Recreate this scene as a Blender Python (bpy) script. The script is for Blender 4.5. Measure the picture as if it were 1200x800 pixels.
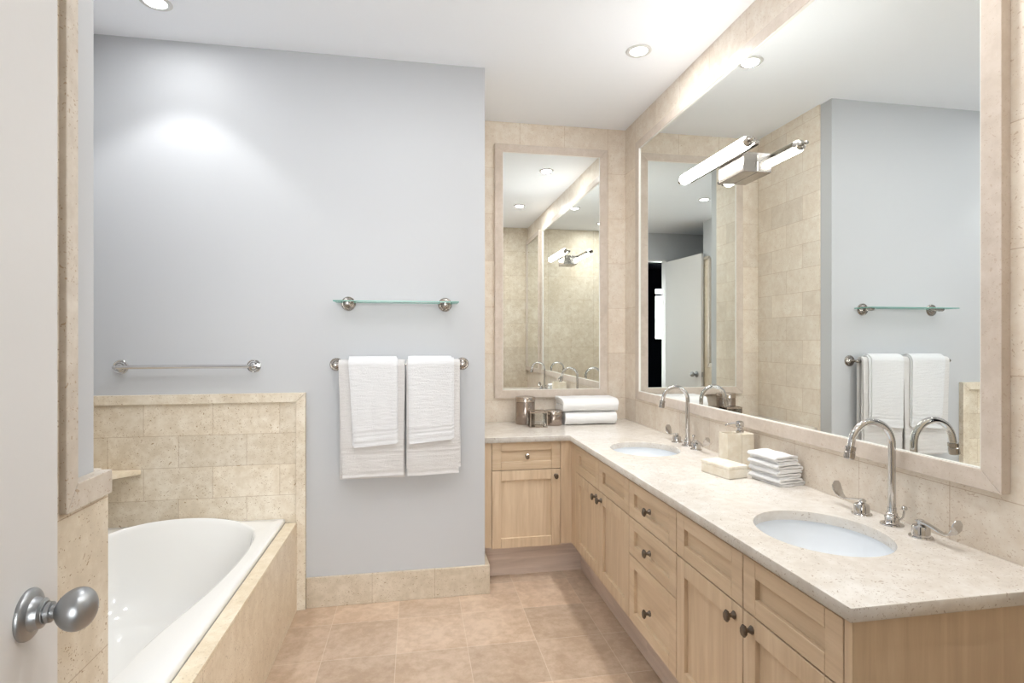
import bpy, bmesh, math, random
from mathutils import Vector, Matrix, noise
random.seed(7)
PI = math.pi
for o in list(bpy.data.objects): bpy.data.objects.remove(o)
SC = bpy.context.scene
COL = SC.collection

# ------------------------------------------------------------------ camera
CAM_H, CEIL = 1.331, 2.77
cd = bpy.data.cameras.new('camera'); cam = bpy.data.objects.new('camera', cd); COL.objects.link(cam)
cam.location = (0, 0, CAM_H)
cam.rotation_euler = (PI/2, 0, -math.atan(113/640))
cd.sensor_width = 36; cd.lens = 640/1200*36; cd.shift_y = -1/1200
cd.clip_start = 0.02
SC.camera = cam
# ------------------------------------------------------------------ look, world, light levels
SC.view_settings.view_transform = 'Standard'
SC.view_settings.look = 'None'
SC.view_settings.exposure = 0.50
SC.view_settings.gamma = 1.0
SC.view_settings.use_curve_mapping = False
SPOT_W = 4.0         # narrow beam of each recessed downlight
DISC_W = 6.2        # the wide glow of each downlight's lens
LAMP_C = (.985, .993, 1.0)
LENS_E = 8.0
TUBE_E = 19.0        # the bare tube over the mirror
w = bpy.data.worlds.new('world'); SC.world = w; w.use_nodes = True
w.node_tree.nodes['Background'].inputs[0].default_value = (0.96, 0.98, 1.0, 1)
w.node_tree.nodes['Background'].inputs[1].default_value = 9.0

# key planes (metres)
WX = 1.415      # right wall
YA = 3.55       # alcove wall
YW = 2.865      # white back wall
XR = 0.36       # end of the white wall
XL = -1.50      # wall beside the tub
YR = 0.20       # rear wall with the doorway
CT = 0.798      # counter top
XP = -0.64      # end face of the stub wall by the tub
MX = 1.397      # mirror glass plane

# ------------------------------------------------------------------ materials
def srgb(r, g, b):
    f = lambda c: (c/255/12.92) if c/255 <= 0.04045 else ((c/255+0.055)/1.055)**2.4
    return (f(r), f(g), f(b), 1)

class NT:
    def __init__(s, name):
        s.m = bpy.data.materials.new(name); s.m.use_nodes = True
        s.t = s.m.node_tree; s.n = s.t.nodes; s.l = s.t.links
        s.b = s.n['Principled BSDF']
    def node(s, kind, **kw):
        n = s.n.new(kind)
        for k, v in kw.items():
            if k.startswith('i_'): n.inputs[k[2:].replace('_', ' ')].default_value = v
            else: setattr(n, k, v)
        return n
    def link(s, a, b): s.l.new(a, b)
    def val(s, x):
        return x
    def mix(s, fac, a, b, blend='MIX'):
        n = s.n.new('ShaderNodeMix'); n.data_type = 'RGBA'; n.blend_type = blend
        for sock, v in ((n.inputs[0], fac), (n.inputs[6], a), (n.inputs[7], b)):
            if hasattr(v, 'links'): s.l.new(v, sock)
            else: sock.default_value = v
        return n.outputs[2]
    def math(s, op, a, b=0.0, c=0.0, clamp=False):
        n = s.n.new('ShaderNodeMath'); n.operation = op; n.use_clamp = clamp
        for sock, v in zip(n.inputs, (a, b, c)):
            if hasattr(v, 'links'): s.l.new(v, sock)
            else: sock.default_value = v
        return n.outputs[0]
    def ramp(s, fac, stops):
        n = s.n.new('ShaderNodeValToRGB'); e = n.color_ramp.elements
        while len(e) < len(stops): e.new(0.5)
        for el, (p, c) in zip(e, stops):
            el.position = p; el.color = c if len(c) == 4 else (*c, 1)
        s.l.new(fac, n.inputs[0]); return n.outputs[0]

def plain(name, col, rough=0.5, metal=0.0, spec=0.5, bump=0.0, bscale=200, **kw):
    n = NT(name); b = n.b
    b.inputs['Base Color'].default_value = col
    b.inputs['Roughness'].default_value = rough
    b.inputs['Metallic'].default_value = metal
    b.inputs['Specular IOR Level'].default_value = spec
    for k, v in kw.items(): b.inputs[k.replace('_', ' ')].default_value = v
    tc = n.node('ShaderNodeTexCoord')
    nz = n.node('ShaderNodeTexNoise', i_Scale=bscale, i_Detail=3.0)
    n.link(tc.outputs['Object'], nz.inputs['Vector'])
    if bump:
        bp = n.node('ShaderNodeBump', i_Strength=bump, i_Distance=0.001)
        n.link(nz.outputs[0], bp.inputs['Height']); n.link(bp.outputs[0], b.inputs['Normal'])
    return n.m

def stone(name, c1, c2, fleck, plane=None, tw=0.305, th=0.1525, ou=0.0, ov=0.0, off=0.5,
          joint=None, rough=0.38, flecks=0.5, tilevar=0.10, jw=0.0016, seed=0.0, big=2.2):
    """shelly limestone; plane 'xz','yz','xy' lays it in tiles whose joints pass through (ou,ov)."""
    n = NT(name); b = n.b
    g = n.node('ShaderNodeNewGeometry')
    off_v = n.node('ShaderNodeVectorMath', operation='ADD'); off_v.inputs[1].default_value = (seed, seed*1.7, seed*.6)
    n.link(g.outputs['Position'], off_v.inputs[0]); P = off_v.outputs[0]
    n1 = n.node('ShaderNodeTexNoise', i_Scale=big, i_Detail=5.0, i_Roughness=0.62)
    n2 = n.node('ShaderNodeTexNoise', i_Scale=26.0, i_Detail=6.0, i_Roughness=0.7)
    n.link(P, n1.inputs['Vector']); n.link(P, n2.inputs['Vector'])
    n3 = n.node('ShaderNodeTexNoise', i_Scale=9.0, i_Detail=4.0, i_Roughness=0.6, i_Distortion=0.8); n.link(P, n3.inputs['Vector'])
    f = n.math('MULTIPLY_ADD', n2.outputs[0], 0.45, n.math('MULTIPLY_ADD', n1.outputs[0], 0.35, n.math('MULTIPLY', n3.outputs[0], 0.35)))
    c3 = tuple(a*.93 for a in c2[:3])+(1,)
    base = n.ramp(f, [(0.42, c3), (0.52, c2), (0.68, c1)])
    # shell flecks: stretched, warped voronoi spots, two sizes
    nw = n.node('ShaderNodeTexNoise', i_Scale=14.0, i_Detail=2.0)
    n.link(P, nw.inputs['Vector'])
    nw2 = n.node('ShaderNodeTexNoise', i_Scale=75.0, i_Detail=2.0); n.link(P, nw2.inputs['Vector'])
    warp = n.mix(0.06, P, nw.outputs['Color'], 'ADD'); warp = n.mix(0.016, warp, nw2.outputs['Color'], 'ADD')
    dens = n.node('ShaderNodeTexNoise', i_Scale=7.0, i_Detail=2.0); n.link(P, dens.inputs['Vector'])
    m1 = None
    for sc, thr in ((48.0, 0.15), (95.0, 0.20), (180.0, 0.26)):
        mp = n.node('ShaderNodeMapping'); mp.inputs['Rotation'].default_value = (0.5, 0.8, 0.6)
        mp.inputs['Scale'].default_value = (1.0, 0.75, 1.2)
        n.link(warp, mp.inputs['Vector'])
        v = n.node('ShaderNodeTexVoronoi', i_Scale=sc, i_Randomness=1.0); n.link(mp.outputs[0], v.inputs['Vector'])
        d = n.math('LESS_THAN', v.outputs['Distance'], thr)
        cs = n.node('ShaderNodeSeparateColor'); n.link(v.outputs['Color'], cs.inputs[0])
        pick = n.math('GREATER_THAN', n.math('MULTIPLY', cs.outputs[0], n.math('MULTIPLY_ADD', dens.outputs[0], 1.6, 0.15)), 0.66)
        d = n.math('MULTIPLY', d, pick)
        m1 = d if m1 is None else n.math('MAXIMUM', m1, d)
    base = n.mix(n.math('MULTIPLY', m1, flecks), base, fleck)
    if plane:
        sx = n.node('ShaderNodeSeparateXYZ'); n.link(g.outputs['Position'], sx.inputs[0])
        iu, iv = {'xz': (0, 2), 'yz': (1, 2), 'xy': (0, 1)}[plane]
        u = n.math('SUBTRACT', sx.outputs[iu], ou); vv = n.math('SUBTRACT', sx.outputs[iv], ov)
        row = n.math('FLOOR', n.math('DIVIDE', vv, th))
        odd = n.math('MODULO', n.math('ABSOLUTE', row), 2.0)
        uu = n.math('ADD', n.math('DIVIDE', u, tw), n.math('MULTIPLY', odd, off))
        fu = n.math('FRACT', n.math('ADD', uu, 100.0)); fv = n.math('FRACT', n.math('ADD', n.math('DIVIDE', vv, th), 100.0))
        du = n.math('MULTIPLY', n.math('MINIMUM', fu, n.math('SUBTRACT', 1.0, fu)), tw)
        dv = n.math('MULTIPLY', n.math('MINIMUM', fv, n.math('SUBTRACT', 1.0, fv)), th)
        dj = n.math('MINIMUM', du, dv)
        jm = n.math('SUBTRACT', 1.0, n.math('DIVIDE', dj, jw, clamp=True))
        # every tile its own tone
        cmb = n.node('ShaderNodeCombineXYZ'); n.link(n.math('FLOOR', uu), cmb.inputs[0]); n.link(row, cmb.inputs[1])
        wn = n.node('ShaderNodeTexWhiteNoise', noise_dimensions='3D'); n.link(cmb.outputs[0], wn.inputs['Vector'])
        hs = n.node('ShaderNodeHueSaturation')
        n.link(n.math('MULTIPLY_ADD', wn.outputs['Value'], tilevar, 1-tilevar*0.5), hs.inputs['Value'])
        n.link(base, hs.inputs['Color'])
        base = n.mix(n.math('MULTIPLY', jm, 0.75), hs.outputs[0], joint or fleck)
        bp = n.node('ShaderNodeBump', i_Strength=0.35, i_Distance=0.001, invert=True)
        n.link(jm, bp.inputs['Height']); n.link(bp.outputs[0], b.inputs['Normal'])
    n.link(base, b.inputs['Base Color'])
    b.inputs['Roughness'].default_value = rough
    b.inputs['Specular IOR Level'].default_value = 0.35
    return n.m

def wood(name, c1, c2, c3, scale):
    n = NT(name); b = n.b
    tc = n.node('ShaderNodeTexCoord'); oi = n.node('ShaderNodeObjectInfo')
    ad = n.node('ShaderNodeVectorMath', operation='ADD')
    sc3 = n.node('ShaderNodeVectorMath', operation='SCALE'); sc3.inputs['Scale'].default_value = 7.0
    cmb = n.node('ShaderNodeCombineXYZ')
    for i in range(3): n.link(oi.outputs['Random'], cmb.inputs[i])
    n.link(cmb.outputs[0], sc3.inputs[0]); n.link(tc.outputs['Object'], ad.inputs[0]); n.link(sc3.outputs[0], ad.inputs[1])
    mp = n.node('ShaderNodeMapping'); mp.inputs['Scale'].default_value = scale
    n.link(ad.outputs[0], mp.inputs['Vector'])
    nz = n.node('ShaderNodeTexNoise', i_Scale=1.0, i_Detail=7.0, i_Roughness=0.62, i_Distortion=0.5)
    n.link(mp.outputs[0], nz.inputs['Vector'])
    n2 = n.node('ShaderNodeTexNoise', i_Scale=3.0, i_Detail=3.0); n.link(ad.outputs[0], n2.inputs['Vector'])
    base = n.ramp(nz.outputs[0], [(0.30, c3), (0.50, c2), (0.68, c1)])
    base = n.mix(n.math('MULTIPLY', n.math('SUBTRACT', n2.outputs[0], 0.35, clamp=True), 0.9), base, c3)
    hs = n.node('ShaderNodeHueSaturation'); n.link(base, hs.inputs['Color'])
    n.link(n.math('MULTIPLY_ADD', oi.outputs['Random'], 0.08, 0.96), hs.inputs['Value'])
    n.link(hs.outputs[0], b.inputs['Base Color'])
    b.inputs['Roughness'].default_value = 0.42; b.inputs['Specular IOR Level'].default_value = 0.35
    return n.m

def cloth(name, col):
    n = NT(name); b = n.b
    b.inputs['Base Color'].default_value = col
    b.inputs['Roughness'].default_value = 0.95; b.inputs['Specular IOR Level'].default_value = 0.1
    b.inputs['Sheen Weight'].default_value = 0.2
    tc = n.node('ShaderNodeTexCoord')
    a = n.node('ShaderNodeTexNoise', i_Scale=420.0, i_Detail=3.0); n.link(tc.outputs['Object'], a.inputs['Vector'])
    mp = n.node('ShaderNodeMapping'); mp.inputs['Scale'].default_value = (18, 18, 90); n.link(tc.outputs['Object'], mp.inputs['Vector'])
    c = n.node('ShaderNodeTexNoise', i_Scale=1.0, i_Detail=3.0); n.link(mp.outputs[0], c.inputs['Vector'])
    bp = n.node('ShaderNodeBump', i_Strength=0.9, i_Distance=0.005)
    n.link(n.math('MULTIPLY_ADD', a.outputs[0], 0.5, n.math('MULTIPLY', c.outputs[0], 0.6)), bp.inputs['Height'])
    n.link(bp.outputs[0], b.inputs['Normal'])
    return n.m

def emis(name, col, s):
    n = NT(name); b = n.b
    b.inputs['Base Color'].default_value = col
    b.inputs['Emission Color'].default_value = col; b.inputs['Emission Strength'].default_value = s
    return n.m

L1, L2, LF = srgb(240, 231, 218), srgb(229, 216, 200), srgb(176, 145, 112)
P1, P2, PF = srgb(219, 207, 196), srgb(208, 195, 182), srgb(186, 163, 142)
T1, T2, TF = srgb(231, 222, 206), srgb(214, 201, 180), srgb(155, 125, 88)
M = {}
M['wall'] = plain('white wall paint', srgb(193, 195, 198), 0.55, spec=0.25, bump=0.08, bscale=120)
M['ceil'] = plain('white ceiling paint', srgb(247, 250, 255), 0.6, spec=0.2, bump=0.05, bscale=120)
M['door'] = plain('white door enamel', srgb(211, 209, 207), 0.32, spec=0.4, bump=0.25, bscale=60)
M['tileR'] = stone('pale limestone on the mirror wall', L1, L2, LF, 'yz', .305, .305, 1.242, .941, 0.0, rough=0.35, flecks=.45)
M['tileA'] = stone('pale limestone on the alcove wall', L1, L2, LF, 'xz', .305, .305, .68, .941, 0.0, rough=0.35, flecks=.45)
M['tileS'] = stone('pale limestone bricks on the alcove side', L1, L2, LF, 'yz', .305, .1525, 3.10, .877, 0.5, rough=0.35, flecks=.35)
M['tileT'] = stone('honey limestone bricks by the tub', T1, T2, TF, 'xz', .305, .1525, -1.2695, .8755, 0.5, flecks=.75, tilevar=.14)
M['tileP'] = stone('honey limestone on the stub wall', T1, T2, TF, 'yz', .305, .305, 1.05, .4, 0.0, flecks=.75, seed=3)
M['tileX'] = stone('honey limestone on the rear wall', T1, T2, TF, 'xz', .305, .305, .5, .941, 0.0, flecks=.7, seed=5)
M['trimL'] = stone('pinkish limestone moulding', P1, P2, PF, flecks=.45, rough=.3, seed=1)
M['trimT'] = stone('honey limestone moulding', T1, T2, TF, flecks=.7, rough=.35, seed=2)
M['trimP'] = stone('greyish limestone moulding', srgb(212, 203, 191), srgb(197, 186, 172), TF, flecks=.6, rough=.35, seed=12)
M['base'] = stone('limestone baseboard', srgb(214, 202, 185), srgb(197, 184, 164), srgb(150, 128, 102), 'xz', .315, 2.0, -.217, -.5, 0.0, flecks=.75, seed=6)
M['apron'] = stone('limestone tub apron', srgb(238, 223, 200), srgb(224, 206, 180), TF, 'yz', .61, 2.0, 2.85, -.5, 0.0, flecks=.55, seed=9)
M['cap'] = stone('pale limestone cap', srgb(240, 228, 206), srgb(226, 210, 182), TF, flecks=.3, seed=11)
M['counter'] = stone('polished limestone counter', srgb(228, 223, 216), srgb(216, 208, 198), srgb(145, 120, 94), flecks=.5, rough=.16, seed=4)
M['floor'] = stone('tan limestone floor tiles', srgb(209, 186, 164), srgb(188, 163, 139), srgb(208, 188, 165), 'xy', .3045, .2965, -.0815, 2.372, 0.0,
                   joint=srgb(222, 208, 188), rough=.3, flecks=.22, tilevar=.30, jw=.0019, seed=8)
w1, w2, w3 = srgb(219, 198, 171), srgb(209, 186, 157), srgb(195, 171, 143)
M['woodV'] = wood('pickled maple, upright grain', w1, w2, w3, (34, 34, 2.2))
M['woodY'] = wood('pickled maple, level grain', w1, w2, w3, (34, 2.2, 34))
M['woodX'] = wood('pickled maple, level grain on the alcove', w1, w2, w3, (2.2, 34, 34))
M['woodT'] = wood('greyed maple toe kick', srgb(226, 208, 194), srgb(212, 193, 179), srgb(194, 174, 160), (30, 2.2, 30))
M['woodTX'] = wood('greyed maple toe kick on the alcove', srgb(226, 208, 194), srgb(212, 193, 179), srgb(194, 174, 160), (2.2, 30, 30))
M['dark'] = plain('cabinet carcass darkened as gap shade', srgb(52, 36, 27), 0.8)  # carcass colour carries the shade of the gaps between doors
M['chrome'] = plain('polished chrome', (0.62, 0.61, 0.60, 1), 0.07, 1.0)
M['nickel'] = plain('brushed nickel', (0.44, 0.41, 0.38, 1), 0.2, 1.0, bump=.05)
M['pewter'] = plain('dark pewter', (0.17, 0.145, 0.12, 1), 0.33, 1.0, bump=.1)
M['steel'] = plain('satin grey steel', (0.37, 0.38, 0.39, 1), 0.38, 1.0, bump=.03)
M['mirror'] = plain('mirror glass', (0.90, 0.925, 0.905, 1), 0.0, 1.0)
M['edge'] = plain('pale mirror edge', srgb(244, 242, 236), 0.3)
M['tub'] = plain('white tub enamel', srgb(240, 240, 238), 0.12, spec=0.5, Coat_Weight=0.3, Coat_Roughness=0.05)
M['basin'] = plain('white sink china', srgb(238, 242, 246), 0.1, spec=0.5)
M['towel'] = cloth('white terry cloth', srgb(221, 222, 224))
M['towel3'] = cloth('bright white terry cloth', srgb(240, 240, 240))
M['towel2'] = cloth('creamy white terry cloth', srgb(213, 211, 210))
M['bone'] = stone('veined cream bone', srgb(247, 242, 230), srgb(234, 224, 205), srgb(214, 196, 164), flecks=.2, rough=.3, seed=20, big=9)
M['jar'] = plain('smoked mercury glass', (0.36, 0.30, 0.26, 1), 0.2, 0.85, bump=.5, bscale=90)
M['jarlid'] = plain('tarnished silver lid', (0.50, 0.44, 0.39, 1), 0.18, 0.95, bump=.3, bscale=90)
M['lens'] = emis('lit downlight lens', (1, 0.985, 0.96, 1), LENS_E)
M['ring'] = plain('white downlight ring', srgb(214, 214, 212), 0.4)
M['tube'] = emis('lit frosted tube', (1, 0.985, 0.965, 1), TUBE_E)
M['bedwall'] = plain('navy bedroom wall darkened as if unlit', srgb(30, 38, 52), 0.8)  # darkness of the unlit room is put into the wall colour
M['bedfloor'] = plain('bedroom floor darkened as if unlit', srgb(40, 36, 34), 0.6)  # same darkening for the floor of the unlit room
M['caulk'] = plain('dark seam', srgb(150, 120, 90), 0.8)
def thin_glass(name, tint, refl=.9):
    n = NT(name); t = n.node('ShaderNodeBsdfTransparent'); t.inputs[0].default_value = tint
    gl = n.node('ShaderNodeBsdfGlossy'); gl.inputs['Roughness'].default_value = 0.02
    fr = n.node('ShaderNodeFresnel'); fr.inputs[0].default_value = 1.45
    mx = n.node('ShaderNodeMixShader'); n.link(n.math('MULTIPLY', fr.outputs[0], refl), mx.inputs[0])
    n.link(t.outputs[0], mx.inputs[1]); n.link(gl.outputs[0], mx.inputs[2])
    n.link(mx.outputs[0], n.n['Material Output'].inputs[0]); return n.m
M['glass'] = thin_glass('faintly green shelf glass', (.965, .99, .98, 1), .6)
M['glassedge'] = plain('green polished glass edge', srgb(105, 160, 148), 0.15)
M['clear'] = thin_glass('clear glass', (.97, .97, .96, 1))

# ------------------------------------------------------------------ mesh helpers (all in world metres)
def B(): return bmesh.new()
def box(bm, x0, x1, y0, y1, z0, z1, bev=0.0, seg=1):
    vs = [bm.verts.new((x, y, z)) for x in (x0, x1) for y in (y0, y1) for z in (z0, z1)]
    fs = [bm.faces.new([vs[i] for i in q]) for q in ((0, 1, 3, 2), (4, 6, 7, 5), (0, 4, 5, 1), (2, 3, 7, 6), (0, 2, 6, 4), (1, 5, 7, 3))]
    if bev: bmesh.ops.bevel(bm, geom=list({e for f in fs for e in f.edges}), offset=bev, segments=seg, affect='EDGES', profile=0.5)
    return bm
def frame_axes(d):
    d = Vector(d).normalized(); a = Vector((0, 0, 1)) if abs(d.z) < 0.9 else Vector((1, 0, 0))
    u = d.cross(a).normalized(); return d, u, d.cross(u).normalized()
def lathe(bm, p, d, prof, seg=32, close=True):
    """prof = [(radius, distance along d)]"""
    d, u, v = frame_axes(d); p = Vector(p); rings = []
    for r, h in prof:
        if r < 1e-6: rings.append([bm.verts.new(p+d*h)])
        else: rings.append([bm.verts.new(p+d*h+(u*math.cos(2*PI*k/seg)+v*math.sin(2*PI*k/seg))*r) for k in range(seg)])
    for a, b in zip(rings, rings[1:]):
        for k in range(seg):
            k2 = (k+1) % seg
            if len(a) == 1 and len(b) == 1: continue
            if len(a) == 1: bm.faces.new((a[0], b[k2], b[k]))
            elif len(b) == 1: bm.faces.new((a[k], a[k2], b[0]))
            else: bm.faces.new((a[k], a[k2], b[k2], b[k]))
    if close:
        for r in (rings[0], rings[-1]):
            if len(r) > 2: bm.faces.new(r)
    return bm
def tube(bm, pts, r, seg=16, closed=False):
    pts = [Vector(p) for p in pts]; rr = r if isinstance(r, (list, tuple)) else [r]*len(pts); rings = []
    pu = None
    for i, p in enumerate(pts):
        t = (pts[min(i+1, len(pts)-1)]-pts[max(i-1, 0)]).normalized()
        if pu is None: _, pu, _ = frame_axes(t)
        u = (pu-t*pu.dot(t)).normalized(); v = t.cross(u); pu = u
        rings.append([bm.verts.new(p+(u*math.cos(2*PI*k/seg)+v*math.sin(2*PI*k/seg))*rr[i]) for k in range(seg)])
    for a, b in zip(rings, rings[1:]):
        for k in range(seg): bm.faces.new((a[k], a[(k+1) % seg], b[(k+1) % seg], b[k]))
    bm.faces.new(rings[0]); bm.faces.new(rings[-1]); return bm
def prism(bm, poly, axis, a0, a1):
    """poly in the two other axes, in order (x,y,z) minus axis"""
    def P(q, a): l = list(q); l.insert('xyz'.index(axis), a); return l
    A = [bm.verts.new(P(q, a0)) for q in poly]; C = [bm.verts.new(P(q, a1)) for q in poly]; n = len(poly)
    bm.faces.new(A); bm.faces.new(C[::-1])
    for i in range(n): bm.faces.new((A[i], A[(i+1) % n], C[(i+1) % n], C[i]))
    return bm
def obj(name, bm, mat, parent=None, loc=None, smooth=False, angle=40):
    bmesh.ops.recalc_face_normals(bm, faces=bm.faces)
    me = bpy.data.meshes.new(name)
    o = bpy.data.objects.new(name, me); COL.objects.link(o)
    if parent is not None:
        off = parent_world(parent); o.parent = parent
        if loc is None: loc = off
        o.location = Vector(loc)-off
    elif loc is not None: o.location = loc
    if loc is not None: bmesh.ops.translate(bm, verts=bm.verts, vec=-Vector(loc))
    bm.to_mesh(me); bm.free()
    me.materials.append(mat if not isinstance(mat, str) else M[mat])
    if smooth:
        for p in me.polygons: p.use_smooth = True
        me.set_sharp_from_angle(angle=math.radians(angle))
    return o
def parent_world(p):
    v = Vector((0, 0, 0))
    while p is not None: v += p.location; p = p.parent
    return v
def tag(o, label, cat, group=None):
    o['label'] = label; o['category'] = cat
    if group: o['group'] = group
    return o
def struct(name, bm, mat, **k):
    o = obj(name, bm, mat, **k); o['kind'] = 'structure'; return o
def thing(name, label, cat, loc, group=None):
    o = bpy.data.objects.new(name, None); COL.objects.link(o); o.location = loc; o.empty_display_size = .05
    return tag(o, label, cat, group)
def dup(o, loc=None, parent=None):
    c = o.copy(); COL.objects.link(c)
    if parent is not None: c.parent = parent
    if loc is not None: c.location = loc
    for ch in list(o.children): dup(ch, None, c)
    return c

# ================================================================== THE ROOM
bx = lambda *a, **k: box(B(), *a, **k)
struct('floor', bx(XL, WX, YR-.12, YA, -.05, 0), 'floor')
cb = bx(XL-.1, WX+.1, YR-.12, YA+.1, CEIL, CEIL+.05)
struct('ceiling', cb, 'ceil')
struct('wall_right', bx(WX, WX+.1, YR-.12, YA+.1, 0, CEIL), 'tileR')
struct('wall_alcove', bx(XR+.01, WX, YA, YA+.1, 0, CEIL), 'tileA')
struct('wall_back', bx(XL, XR, YW, YA+.1, 0, CEIL), 'wall')
struct('wall_alcove_side', bx(XR, XR+.01, 2.955, YA, 0, CEIL), 'tileS')
struct('wall_left', bx(XL-.1, XL, YR-.12, YA+.1, 0, CEIL), 'wall')
# rear wall with the doorway (x -0.53 .. 0.31)
bm = B(); box(bm, XL, -.53, YR-.12, YR, 0, CEIL); box(bm, .31, WX, YR-.12, YR, 0, CEIL); box(bm, -.53, .31, YR-.12, YR, 2.41, CEIL)
struct('wall_rear', bm, 'wall')
struct('wall_rear_tile', bx(.42, WX, YR, YR+.01, 0, CEIL), 'tileX')
# stub wall between the door and the tub
struct('wall_stub', bx(XL, XP, .95, 1.232, 0, CEIL), 'wall')
bm = B(); box(bm, XP, -.625, .95, 1.255, 0, 1.02); box(bm, XP, -.625, .95, 1.10, 1.02, 2.30)
struct('wall_stub_tile', bm, 'tileP')
struct('wall_stub_tub_tile', bx(XL, XP, 1.232, 1.255, 0, 1.02), 'tileT')
struct('wall_left_tile', bx(XL, XL+.013, 1.255, 2.85, 0, 1.03), 'tileP')
struct('wall_back_tile', bx(XL+.013, -.577, 2.851, YW, 0, 1.03), 'tileT')
# mouldings of the stub wall: mitred L on the end face, rail round to the tub side
bm = B()
xs0, xs1 = XP, -.613
def band(bm, poly, x0, x1): prism(bm, poly, 'x', x0, x1)
g = .0006
band(bm, [(1.098, 1.02), (1.132-g, 1.0685), (1.132-g, 1.075), (1.132, 2.30), (1.098, 2.335)], xs0, xs1)
band(bm, [(1.100, 1.02), (1.247, 1.02), (1.247, 1.0675), (1.134, 1.0675)], xs0, xs1)
band(bm, [(.95, 2.30), (1.132, 2.30), (1.100, 2.335), (.95, 2.335)], xs0, xs1)
box(bm, XL, XP, 1.232, 1.262, 1.02, 1.0675)
bmesh.ops.bevel(bm, geom=list(bm.edges), offset=.0012, segments=1, affect='EDGES')
struct('trim_1', bm, 'trimP')
# mouldings over and beside the tub wainscot
bm = B()
prism(bm, [(XL+.013, 1.028), (-.582, 1.028), (-.537-g, 1.073), (XL+.013, 1.073)], 'y', 2.836, YW)
prism(bm, [(-.581, .0), (-.537, .0), (-.537, 1.072), (-.581, 1.028)], 'y', 2.836, YW)
bmesh.ops.bevel(bm, geom=list(bm.edges), offset=.0015, segments=1, affect='EDGES')
struct('trim_2', bm, 'trimT')
struct('trim_3', bx(XL, XL+.027, 1.262, 2.836, 1.028, 1.073, bev=.0015), 'trimT')
# baseboard of the white wall
bm = B(); prism(bm, [(-.536, 2.85), (.385, 2.85), (.385, 3.062), (XR, 3.062), (XR, YW), (-.536, YW)], 'z', 0, .149)
bmesh.ops.bevel(bm, geom=list(bm.edges), offset=.0015, segments=1, affect='EDGES')
struct('baseboard_back', bm, 'base')
# the bedroom through the doorway, its surfaces coloured dark to stay dim
bm = B()
X0, X1, Y0, Y1 = -4.2, 2.4, -3.3, YR-.12
box(bm, X0-.1, X0, Y0, Y1, 0, CEIL); box(bm, X1, X1+.1, Y0, Y1, 0, CEIL)
box(bm, X0, -3.3, Y0-.1, Y0, 0, CEIL); box(bm, -1.95, -1.2, Y0-.1, Y0, 0, CEIL); box(bm, 1.7, X1, Y0-.1, Y0, 0, CEIL)
box(bm, -1.2, 1.7, Y0-.1, Y0, 0, .35); box(bm, -1.2, 1.7, Y0-.1, Y0, 2.6, CEIL)
box(bm, -3.3, -1.95, Y0-.1, Y0, 0, 1.33); box(bm, -3.3, -1.95, Y0-.1, Y0, 2.42, CEIL)
box(bm, X0, XL, Y1, Y1+.02, 0, CEIL); box(bm, WX+.1, X1, Y1, Y1+.02, 0, CEIL)
box(bm, XL, -.53, Y1-.01, Y1, 0, CEIL); box(bm, .31, WX+.1, Y1-.01, Y1, 0, CEIL)
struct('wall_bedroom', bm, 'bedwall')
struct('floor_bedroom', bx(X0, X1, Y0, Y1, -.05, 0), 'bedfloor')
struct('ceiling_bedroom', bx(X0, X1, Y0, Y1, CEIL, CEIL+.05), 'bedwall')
bm = B()
for a in (-3.3, -2.65, -1.99): box(bm, a, a+.04, Y0-.07, Y0-.02, 1.33, 2.42)
for z in (1.33, 2.24, 2.38): box(bm, -3.3, -1.95, Y0-.07, Y0-.02, z, z+.04)
wf = struct('window_1', bm, 'bedwall')
obj('window_pane', bx(-3.28, -1.97, Y0-.05, Y0-.044, 1.35, 2.40), 'clear', wf)
bm = B()
for a in (-1.2, .23, 1.66): box(bm, a, a+.04, Y0-.07, Y0-.02, .35, 2.6)
for z in (.35, 2.56): box(bm, -1.2, 1.7, Y0-.07, Y0-.02, z, z+.04)
wf = struct('window_added', bm, 'bedwall')  # added window behind the camera, lets extra daylight in through the doorway
obj('window_pane', bx(-1.18, 1.68, Y0-.05, Y0-.044, .37, 2.58), 'clear', wf)
# door frame lining
bm = B(); box(bm, -.53, -.515, YR-.12, YR+.008, 0, 2.41); box(bm, .295, .31, YR-.12, YR+.008, 0, 2.41); box(bm, -.53, .31, YR-.12, YR+.008, 2.395, 2.41)
struct('trim_4', bm, 'door')

# ---- the open door, hinged on the rear wall
ang = math.atan2(.079, .789)             # swing past square
hx, hy = -.498, .222
dl, dt = .793, .036
door = bpy.data.objects.new('door_1', None); COL.objects.link(door); door.location = (hx, hy, 0); door['kind'] = 'structure'
R = Matrix.Rotation(ang, 4, 'Z')
def dpart(name, bm, mat, parent, smooth=False, loc=(0, 0, 0)):
    bmesh.ops.transform(bm, matrix=R, verts=bm.verts)
    bmesh.ops.translate(bm, verts=bm.verts, vec=door.location)
    return obj(name, bm, mat, parent, smooth=smooth)
dpart('door_leaf', bx(-dt, 0, 0, dl, .012, 2.378, bev=.002), 'door', door)
KY, KZ = .706, .924
bm = B()
lathe(bm, (0, KY, KZ), (1, 0, 0), [(.037, 0), (.0375, .003), (.0365, .0055), (.034, .0075), (.025, .0095), (.0225, .013), (.0215, .020), (.0165, .0225), (.0165, .024)], 48)
dpart('knob_rosette', bm, 'steel', door, True)
bm = B()
prof = [(.0125, .022), (.0125, .0255), (.0150, .0262), (.0150, .031), (.0105, .0318), (.0105, .037)]
for k in range(0, 25):
    t = PI*(1-k/24); s = math.sin(t)
    prof.append((max(.0312*s*(1+.10*math.cos(t)), .0105 if k == 0 else 0), .0620-.0265*math.cos(PI-t)))
prof = [(r, h) for r, h in prof if not (h < .037 and r > .016 and False)]
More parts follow.
